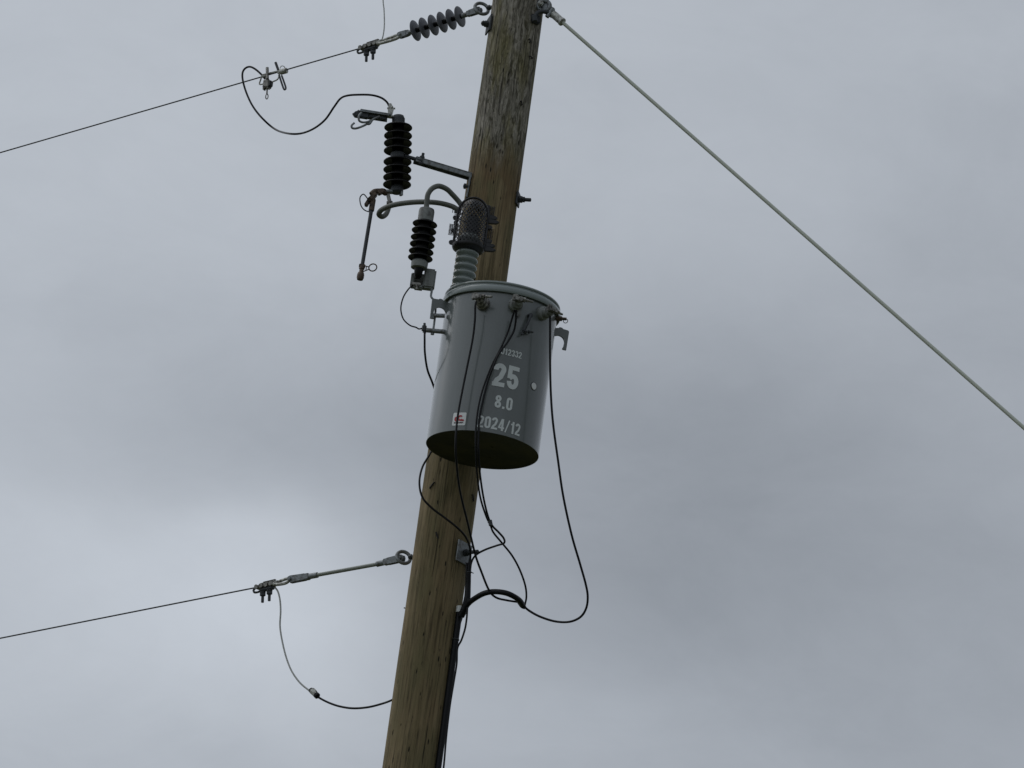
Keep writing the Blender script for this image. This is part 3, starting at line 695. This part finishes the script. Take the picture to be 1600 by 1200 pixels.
def build_clamp(px, py, ang_pt, label):
    """bolted dead-end clamp: px,py = wire entry; ang_pt = the clevis pin it hangs from"""
    p0, p1 = PL(px, py), PL(*ang_pt); mm = fx(p0, p1); l = (p1-p0).length
    root = thing('dead_end_clamp', p0, label, 'dead-end clamp', 'dead-end clamps gripping the overhead wires')
    k = MB()
    k.box(mm, .006, .088, -.008, .004, -.013, .013, .003)
    for x in (.010, .030, .052, .074): k.cyl(mm @ Vector((x, -.002, -.016)), mm @ Vector((x, -.002, .017)), .0085, seg=12)
    k.box(mm, .018, .092, .004, .008, -.010, .010, .001); k.box(mm, .034, .088, .012, .015, -.006, .004, .001); k.box(mm, .020, .036, .008, .012, -.006, .004, .001); k.box(mm, .078, .084, .006, .013, -.006, .004, .001)
    k.build('body', M['tin'], root)
    k = MB(); k.box(mm, .022, .078, -.022, -.009, -.011, .011, .003); k.build('keeper', M['galv_dark'], root)
    for x in (.032, .062):
        k = MB(); q0 = mm @ Vector((x, -.004, .002)); dn = Vector((.12, 0, -1)).normalized(); q1 = q0+dn*.062
        k.cyl(q0, q1, .0056, seg=10, bev=.001); k.hex(q0+dn*.024, dn, .0115, .012); k.lathe([(.0115, 0), (.0115, .003)], fr(q0+dn*.020, dn), 16); k.build('clamp_bolt', M['galv_dark'], root)
    k = MB()
    for z in (-.012, .012): k.tube([mm @ Vector((.084, .003 if z < 0 else -.006, z)), mm @ Vector((.10, .007 if z < 0 else -.012, z)), mm @ Vector((l-.018, .009 if z < 0 else -.013, z*.8)), mm @ Vector((l+.004, 0.001, z*.7))], .0062, 8)
    k.box(mm, .084, .104, -.008, .006, -.011, .011, .003)
    k.build('yoke', M['galv_light'], root)
    k = MB(); k.tube([mm @ Vector((.004, -.002, .004)), mm @ Vector((-.008, -.008, .004)), mm @ Vector((-.006, -.018, .004)), mm @ Vector((.008, -.021, .004)), mm @ Vector((.026, -.018, .004))], .0044, 8); k.build('wire_tail', M['wire'], root)
build_clamp(562, 76, (627, 54.5), 'bolted clamp gripping the upper wire, left of the six-disc insulator')
build_clamp(400, 918, (455, 905), 'bolted clamp gripping the lower neutral wire, left of the grey link rod')

def build_link():
    root = thing('link_rod', PL(618, 874.5), 'plain grey fibreglass rod between the lower steel eye and its wire clamp', 'link rod')
    k = MB(); k.cyl(PL(490, 899.5), PL(595, 880.5), .0073, seg=18); k.build('rod', M['rod'], root)
    k = MB(); clevis(k, PL(455, 905.5), PL(496, 898.5), .0135); k.build('clevis_end', M['galv'], root)
    k = MB(); clevis(k, PL(627, 872.5), PL(589, 881.5), .0135); k.build('clevis_end', M['galv'], root)
build_link()

def wire(name, pts, r, m, label, cat='wire', group=None, seg=10, n=8, parts=None):
    k = MB(); k.tube(pts, r, seg, n); return tag(k.build(name, m, loc=pts[0]), label, cat, group)
# overhead wires run on far past the frame
def run(p_near, p_mid, dist, sag):
    d = (p_mid-p_near).normalized(); out = [p_near]
    for k in range(1, 13):
        s = dist*k/12; out.append(p_near+d*s+Vector((0, 0, sag*(s/dist)**2)))
    return out
w1 = run(PL(568, 74), PL(350, 137.5), 40, 1.0); wire('line_wire', w1, .0027, M['wire'], 'thin bare upper wire running down left from the six-disc insulator', 'overhead wire')
w2 = run(PL(405, 917), PL(350, 928), 40, 1.0); wire('neutral_wire', w2, .0028, M['wire'], 'thin bare lower wire running left from the link rod clamp', 'overhead wire')
tp = PL(610, 62); wire('tap_wire', [PL(590, 71), PL(594, 66), PL(598, 58), PL(600.5, 40), PL(600, 15), PL(598.5, 0), PL(596, -60), PL(610, -150), PL(680, -250), PL(760, -300)], .0025, M['wire_light'], 'thin grey wire rising off the top edge from the upper wire clamp', 'wire')

def build_hotline():
    root = thing('stirrup_clamp', PL(436, 112), 'aluminium bail clamp on the upper wire, right of the black jumper clamp', 'wire clamp')
    a, b = PL(408, 119.5), PL(449, 109.5); mm = fx(a, b); l = (b-a).length
    k = MB(); k.box(mm, .004, l-.016, .000, .007, -.006, .006, .002); k.box(mm, .004, .024, -.008, .001, -.008, .008, .003); k.box(mm, l-.045, l-.02, -.008, .001, -.008, .008, .003); k.cyl(PL(438, 112.8), PL(448.5, 110), .0115, seg=14, bev=.002); k.build('body', M['galv_light'], root)
    k = MB(); k.torus(fr(PL(441.5, 106.5), (.2, -1, 0)), .0095, .0018, 20, 6, -20, 200); k.build('spring_loop', M['galv_light'], root)
    k = MB(); k.cyl(PL(430.5, 97.5), PL(435, 110), .0052, bev=.001); k.build('stem', M['galv_dark'], root)
    k = MB(); k.tube([PL(436, 117), PL(439.5, 128), PL(443, 138), PL(445, 140), PL(446.5, 137), PL(443, 126), PL(440, 118)], .0038, 8); k.build('eye_screw', M['galv_dark'], root)
    k = MB(); k.tube([PL(409, 118), PL(407.5, 124), PL(405.5, 131.5), PL(412, 131), PL(425, 128), PL(433, 124.5), PL(435.5, 120), PL(437.5, 112)], .0030, 8, 3); k.build('bail', M['galv_light'], root)
    r2 = thing('hot_line_clamp', PL(418, 125), 'grey clamp with hanging eye joining the black jumper to the upper wire', 'wire clamp')
    k = MB(); tw = Vector((0, -.016, 0)); k.cyl(PL(417.5, 108)+tw, PL(417.8, 126)+tw, .0062, seg=12, bev=.001); k.build('stem', M['tin'], r2)
    mm = fx(PL(412.5, 133), PL(424, 131.5)); k = MB(); k.box(mm, 0, .028, -.015, .019, -.016, .012, .003); k.box(mm, 0.000, .006, -.022, -.012, -.008, .008, .001); k.box(mm, .020, .026, -.020, -.012, -.008, .008, .001); k.lathe([(.0075, 0), (.0075, .004)], fr(PL(417.8, 125), (0, 0, 1)), 14); k.build('jaw', M['tin'], r2)
    k = MB(); k.box(mm, .026, .038, -.012, .014, -.010, .010, .004); k.build('contact_block', M['galv_dark'], r2)
    k = MB(); k.cyl(PL(417.5, 138), PL(417, 147), .0032); k.torus(fr(PL(417.0, 150.8), (.7, -1, 0)), .0062, .0022, 20, 8, sy=1.7, sx=.9); k.build('eye_screw', M['tin'], r2)
build_hotline()
Yc = -.12
wire('jumper_cable', [PL(414, 123), PL(407, 115), PL(398, 107.5), PL(390, 104.3), PL(383, 107), PL(379, 114), PL(379.5, 126), PL(385, 145), PL(395, 166), PL(410, 185), PL(430, 202), P(450, 208.5, .25), P(470, 208.5, .2), P(490, 201, .12), P(508, 187, .05), P(522, 167, 0), P(532, 154, -.05), P(543, 149.3, -.08), P(560, 148, -.10), P(580, 148.5, -.11), P(595, 152.5, Yc), P(604, 159, Yc), P(608, 166, Yc-.004)], .0040, M['black'], 'black covered jumper looping from the upper wire down to the fuse cutout', 'jumper cable')
wire('covered_lead', [P(608, 322, Yc), P(603.5, 334, Yc-.03), P(597, 338.5, Yc-.05), P(592, 334.5, Yc-.07), P(597, 327.5, Yc-.09), P(612, 321, Yc-.14), P(635, 317, Yc-.18), P(660, 315.5, -.33), P(685, 317, TY+.0), P(705, 322, TY+.0), P(716, 328, TY)], .0098, M['hose'], 'thick grey covered lead from the fuse cutout base across to the black guard', 'cable', seg=14)
wire('covered_lead', [P(666, 330, TY-.05), P(667, 315, TY-.05), P(669, 303, TY-.05), P(676, 294, TY-.045), P(686, 290.8, TY-.03), P(698, 295.5, TY-.02), P(707, 304, TY-.01), P(716, 314, TY), P(722, 322, TY)], .0098, M['hose'], 'short grey covered lead arching from the surge arrester cap into the black guard', 'cable', seg=14)

# ---------------------------------------------------------------- bolts through the pole
def plate_bolt(name, c, n, size, lbl, blen, rot=0, up=(0, 0, 1)):
    root = thing(name, c, lbl, 'bolt'); n = Vector(n).normalized(); m = fr(c, n, up)
    h = size/2; k = MB(); q = [(-h, -h), (h, -h), (h, h), (-h, h)]; ca, sa = math.cos(rot), math.sin(rot)
    k.prism([(x*ca-y*sa, x*sa+y*ca) for x, y in q], .006, m, .001); k.build('washer_plate', M['galv'] if size > .07 else M['galv_dark'], root)
    k = MB(); k.cyl(c+n*.002, c+n*blen, .0072, bev=.002); k.hex(c+n*.003, n, .0135, .014); k.hex(c+n*.018, n, .011, .008); k.build('bolt', M['galv_dark'], root)
pb = hit(719.5, 862.5, 0, 0, .1015); nb = Vector((math.sin(R(50)), -math.cos(R(50)), 0))
pbc = Vector((0, 0, pb.z)) + nb*.1065
plate_bolt('through_bolt', pbc, nb, .080, 'square galvanised washer plate and bolt on the pole below the transformer', .066)
pr_ = P(809.5, 315, 0); n3 = Vector((.97, -.22, 0)).normalized()
plate_bolt('through_bolt', Vector((0, 0, pr_.z))+n3*(pole_r(7.7)+.004), n3, .052, 'small bolt and washer jutting from the right edge of the pole', .050)
pl_ = P(757.5, 41, 0); n4 = Vector((-.97, -.2, 0)).normalized()
plate_bolt('through_bolt', Vector((0, 0, pl_.z))+n4*(pole_r(8.4)+.004), n4, .066, 'small bolt and plate on the left pole edge under the upper eye', .030)

# ---------------------------------------------------------------- guy attachment and rod
GD = P(1250, 361, -.5*400*PX)-P(866, 23.5, -.07); 
def build_guy():
    p0 = P(866, 23.5, -.07); p1 = P(1250, 361, -.07-.5*384*PX); d = (p1-p0).normalized()
    root = thing('guy_strain_rod', p0, 'long pale fibreglass guy rod slanting down right from the top of the pole', 'guy rod')
    end = p0+d*((p0.z-.1)/-d.z)
    k = MB(); k.cyl(p0+d*.03, p0+d*2.75, .0070, seg=20); k.build('rod', M['rod_pale'], root)
    k = MB(); k.cyl(p0+d*2.75, end, .005, seg=8); k.build('guy_strand', M['wire_light'], root)
    k = MB(); k.cyl(p0+d*2.72, p0+d*2.82, .012, seg=14); k.build('end_fitting', M['galv'], root)
    k = MB(); m = fr(p0, d); k.lathe([(.013, -.012), (.0150, -.008), (.0150, .040), (.0165, .043), (.0165, .050), (.013, .052), (.009, .052)], m, 22); k.build('socket', M['galv_light'], root)
    k = MB(); q = p0-d*.012; mm = fx(q-d*.040, q)
    for z in (-.013, .013): k.prism([(-.012, -.012), (-.014, 0), (-.010, .014), (.01, .016), (.045, .012), (.045, -.012), (.005, -.016)], .006, mm @ Matrix.Translation((0, 0, z)), .001)
    k.box(mm, .03, .048, -.012, .012, -.013, .013, .003)
    ps = P(862, 15, -.07); pe = P(857, 25.5, -.07); k.cyl(P(864.5, 13, -.075), P(854.5, 26.5, -.075), .0085); 
    k.build('clevis_end', M['galv'], root)
    r2 = thing('guy_bracket', P(845, 10, -.06), 'dark steel guy shackle bolted to the right side of the pole top', 'guy bracket')
    k = MB(); k.torus(fr(P(850, 9, -.07), (-.1, -1, .1)), .022, .0085, 26, 10); k.build('shackle', M['galv'], r2)
    k = MB(); c = P(844.5, 5.5, -.085); k.cyl(c+Vector((0, .03, 0)), c+Vector((0, -.012, 0)), .0085, bev=.002); k.hex(c+Vector((0, .002, 0)), (0, -1, 0), .0125, .008); k.build('pin', M['galv_light'], r2)
    k = MB(); k.box(fx(P(829, 30, -.075), P(843, 32, -.06)), -.002, .036, -.018, .018, -.012, .014, .004)
    k.tube([P(836, 26, -.09), P(840, 20, -.09), P(848, 18, -.085), P(857, 20, -.075)], .0085, 10); k.cyl(P(834, 24, -.10), P(836, 34, -.10), .011, bev=.003)
    k.build('strut_casting', M['galv_dark'], r2)
    k = MB(); k.cyl(P(826, 8, -.06), P(851, 2, -.06), .012, bev=.002); k.box(fx(P(833, 2, -.06), P(843, 6, -.06)), 0, .045, -.02, .02, -.01, .01, .003); k.cyl(P(842, -3, -.07), P(857, 0, -.07), .007); k.build('eye_nut', M['galv_dark'], r2)
build_guy()

# ---------------------------------------------------------------- secondary and grounding cables
YF = TY-TR
cr_ = .0040
wire('secondary_cable', [P(744, 471, YF-.05), P(742.5, 479, YF-.05), P(742, 500, YF-.045), P(738.5, 530, YF-.035), P(730.5, 570, YF-.03), P(722, 612, YF-.03), P(715, 652, YF-.03), P(712, 690, YF-.03), P(713, 720, YF), P(718.5, 766, YF+.10), P(731, 818, YF+.2), P(742.5, 866, YF+.27), P(752, 893, YF+.30), P(764, 922, YF+.32), P(775, 933.5, YF+.34), P(792, 938, YF+.36), P(812, 941, YF+.38)], cr_, M['black'], 'black cable hanging from the left tank terminal over the red-marked decal', 'cable', 'black cables hanging from the tank terminals')
wire('secondary_cable', [P(804, 484, YF-.06), P(800, 498, YF-.045), P(793, 520, YF-.03), P(782, 545, YF-.03), P(770, 568, YF-.028), P(760, 592, YF-.028), P(751.5, 618, YF-.028), P(746, 645, YF-.028), P(743.5, 672, YF-.028), P(743.5, 700, YF-.02), P(745, 735, YF+.02), P(750, 775, YF+.1), P(759, 805, YF+.16), P(766, 820, YF+.2), P(771, 832, YF+.22), P(784, 848, YF+.25), P(800, 868, YF+.28), P(812, 890, YF+.31), P(820.5, 914, YF+.34), P(822.5, 932, YF+.37), P(820, 946, YF+.38)], cr_*.9, M['black'], 'left black cable of the middle tank terminal pair, ending at the thick arched cable', 'cable', 'black cables hanging from the tank terminals')
wire('secondary_cable', [P(806.5, 484, YF-.06), P(806, 500, YF-.045), P(802.5, 518, YF-.03), P(792, 536, YF-.032), P(780, 552, YF-.042), P(770, 575, YF-.042), P(762, 597, YF-.03), P(755, 625, YF-.028), P(749.5, 652, YF-.028), P(747.5, 680, YF-.028), P(747.5, 706, YF-.02), P(750, 740, YF+.03), P(755, 775, YF+.1), P(762, 805, YF+.17), P(769, 821, YF+.2), P(779, 831.5, YF+.21), P(787, 841, YF+.22), P(787.5, 848.5, YF+.22), P(776, 852.5, YF+.26), P(758, 859, YF+.36), P(744, 867, YF+.44), P(736.5, 879, YF+.50), P(734, 900, YF+.52)], cr_*.95, M['black'], 'right black cable of the pair from the middle tank terminal, turning back to the pole', 'cable', 'black cables hanging from the tank terminals')
wire('secondary_cable', [P(859.5, 494, TY-.20), P(859.5, 520, TY-.19), P(859.5, 560, TY-.18), P(860.5, 610, TY-.17), P(864, 660, TY-.16), P(872, 720, TY-.14), P(880, 775, TY-.11), P(893, 835, TY-.07), P(906, 880, TY-.04), P(915, 912, TY-.02), P(918.3, 932, TY), P(916, 950, TY+.02), P(907, 964, TY+.05), P(890, 971.5, TY+.08), P(868, 971, TY+.12), P(845, 964, TY+.15), P(828, 955, TY+.17), P(817, 946, TY+.18)], cr_*1.05, M['black'], 'black cable hanging wide of the tank on the right in a long low loop', 'cable', 'black cables hanging from the tank terminals')
wire('ground_cable', [P(663.5, 516, TY-.07), P(663.5, 530, TY-.07), P(664, 552, TY-.05), P(668, 578, TY), P(677, 602, TY+.05), P(688, 640, TY+.20), P(684, 685, TY+.22), P(672, 709, TY+.20), P(660, 730, TY+.17), P(655.3, 754, TY+.14), P(660, 777, TY+.13), P(675, 794, TY+.13), P(695, 809, TY+.13), P(714, 824, TY+.14), P(727, 838, TY+.18), P(734, 855, TY+.21), P(735, 872, TY+.25), P(733, 890, TY+.27)], .0039, M['black'], 'black cable passing behind the tank and across the pole to the washer plate', 'cable')
wire('arrester_ground_wire', [P(646, 444.5, TY-.05), P(638, 452, TY-.05), P(630, 465, TY-.05), P(626.3, 482, TY-.05), P(630, 498, TY-.05), P(640, 508, TY-.055), P(650, 511.5, TY-.06), P(655, 514, TY-.06), P(662, 512, TY-.06)],   .0027, M['black'], 'thin black wire bowing from the surge arrester base to the tank stud', 'wire')
k = MB(); k.cyl(P(663.3, 505, TY-.065), P(663.8, 521, TY-.065), .0045); k.hex(P(663.3, 509, TY-.065), (0, 0, -1), .009, .02); tag(k.build('ground_connector', M['galv_dark']), 'small dark split-bolt connector on the lower left tank stud', 'connector')
# bundle down the pole edge and riser
cb = MB(); bun = [P(734.5, 872, -.12), P(733, 895, -.11), P(731.5, 915, -.10), P(729.5, 938, -.10), P(725, 953, -.09), P(720, 963, -.08)]
cb.tube(bun, .0085, 12, rf=lambda t: .55+1.0*min(1, t*1.6)); bd = cb.build('cable_bundle', M['black'], loc=bun[0]); tag(bd, 'taped thick black cable bundle against the right pole edge', 'cable bundle')
k = MB(); c_ = P(733.5, 894, -.11); k.torus(fr(c_, bun[1]-bun[0]), .0085, .002, 20, 6); k.tube([c_+Vector((.006, 0, 0)), c_+Vector((.016, 0, -.002))], .0016, 6); k.build('cable_tie', M['galv_dark'], bd)
lp = [P(724, 956, -.10), P(731, 944, -.12), P(742, 935, -.16), P(757, 927, -.21), P(773, 924.5, -.24), P(790, 926.5, -.26), P(803, 932, -.25), P(812, 938.5, -.22), P(817, 946, -.18)]
k = MB(); k.tube(lp, .0100, 14); lc = tag(k.build('service_cable', M['black'], loc=lp[0]), 'thick black cable arching out from the pole to meet the hanging loops', 'cable')
k = MB(); k.tube([P(812, 941, -.19), P(816, 947, -.18), P(821, 949.5, -.18)], .0095, 12, rf=lambda t: 1-.3*t); k.build('splice', M['black'], lc)
# riser guard: long dark half-round cover fixed to the pole
def build_riser():
    zt = P(719, 962, 0).z; azr = 57
    def RP(z, r=0, a=azr): n = Vector((math.sin(R(a)), -math.cos(R(a)), 0)); return Vector((0, 0, z))+n*(pole_r(z)+r)
    root = thing('cable_riser', RP(.0), 'long black cable duct strapped down the right side of the pole', 'cable riser')
    k = MB(); k.tube([RP(.3, .010), RP(2, .010), RP(4, .010), RP(zt, .010)], .0118, 18, 2, smooth=False); k.build('duct', M['black'], root)
    k = MB(); m = fr(RP(zt-.008, .010), (0, 0, 1)); k.lathe([(.010, 0), (.0135, .001), (.0135, .024), (.010, .025)], m, 24); k.build('end_band', M['white'], root)
    for z in (zt-.11, zt-1.6, zt-3.1):
        k = MB(); k.torus(fr(RP(z, .010), (0, 0, 1)), .0125, .0022, 20, 6); k.build('strap', M['galv_dark'], root)
build_riser()
wire('drop_wire', [P(731, 935, -.115), P(730, 955, -.12), P(729, 968, -.12), P(726.5, 983, -.12), P(721, 1000, -.115), P(714.8, 1013, -.11), P(713.6, 1037, -.11), P(709, 1066, -.11), P(703, 1103, -.11), P(697.5, 1150, -.11), P(693.5, 1196, -.11), P(688, 1240, -.11), P(682, 1300, -.11), Vector((.14, -.05, 3.5)), Vector((.13, -.04, .02))], .0036, M['black'], 'thin black wire hanging just right of the cable riser', 'wire')
k = MB(); c_ = P(767.5, 817, YF+.19); k.tube([P(765.5, 813, YF+.18), P(767, 821, YF+.18)], .0075, 8); k.tube([c_, c_+Vector((-.012, -.01, -.004))], .0017, 6); tag(k.build('cable_tie', M['galv_dark']), 'small tie gathering the pair of black cables right of the pole', 'cable tie')
wire('service_cable_thin', [P(730, 880, -.10), P(729.5, 905, -.10), P(727.5, 935, -.10), P(723, 958, -.09)], .006, M['black'], 'second black cable running inside the bundle at the right pole edge', 'cable')

# neutral jumper
nj = wire('neutral_jumper', [PL(430, 918), PL(434.5, 925), PL(437.5, 938), PL(438.5, 955), PL(437.5, 978), PL(441, 1002), PL(447.5, 1028), PL(456, 1049), PL(468, 1066), PL(480, 1076.5), PL(487, 1081)], .0033, M['wire_light'], 'pale bare jumper wire drooping from the lower wire clamp', 'jumper wire')
a, b = PL(485, 1077.5), PL(497, 1088.5)
root = thing('compression_connector', a, 'small pale sleeve joining the bare jumper to the black cable below', 'connector')
k = MB(); k.cyl(a+(b-a)*.12, a+(b-a)*.75, .0105, seg=8, bev=.002); k.box(fx(a, b), .006, .028, -.004, .012, -.008, .008, .002); k.build('sleeve', M['galv_light'], root)
k = MB(); k.cyl(a+(b-a)*.66, b, .0115, bev=.003); k.cyl(a, a+(b-a)*.14, .010, bev=.002); k.build('end_cap', M['black'], root)
wire('neutral_cable', [PL(494, 1086), PL(500, 1091), PL(515, 1098.5), PL(532, 1104), PL(552, 1106.7), PL(575, 1105), PL(597, 1099.5), P(613, 1093.5, .06), P(630, 1084, .12), P(660, 1060, .14), P(700, 1010, .10), P(718, 975, .04), P(724, 955, -.03)], .0040, M['black'], 'black covered cable curving from the pale sleeve behind the pole', 'cable')
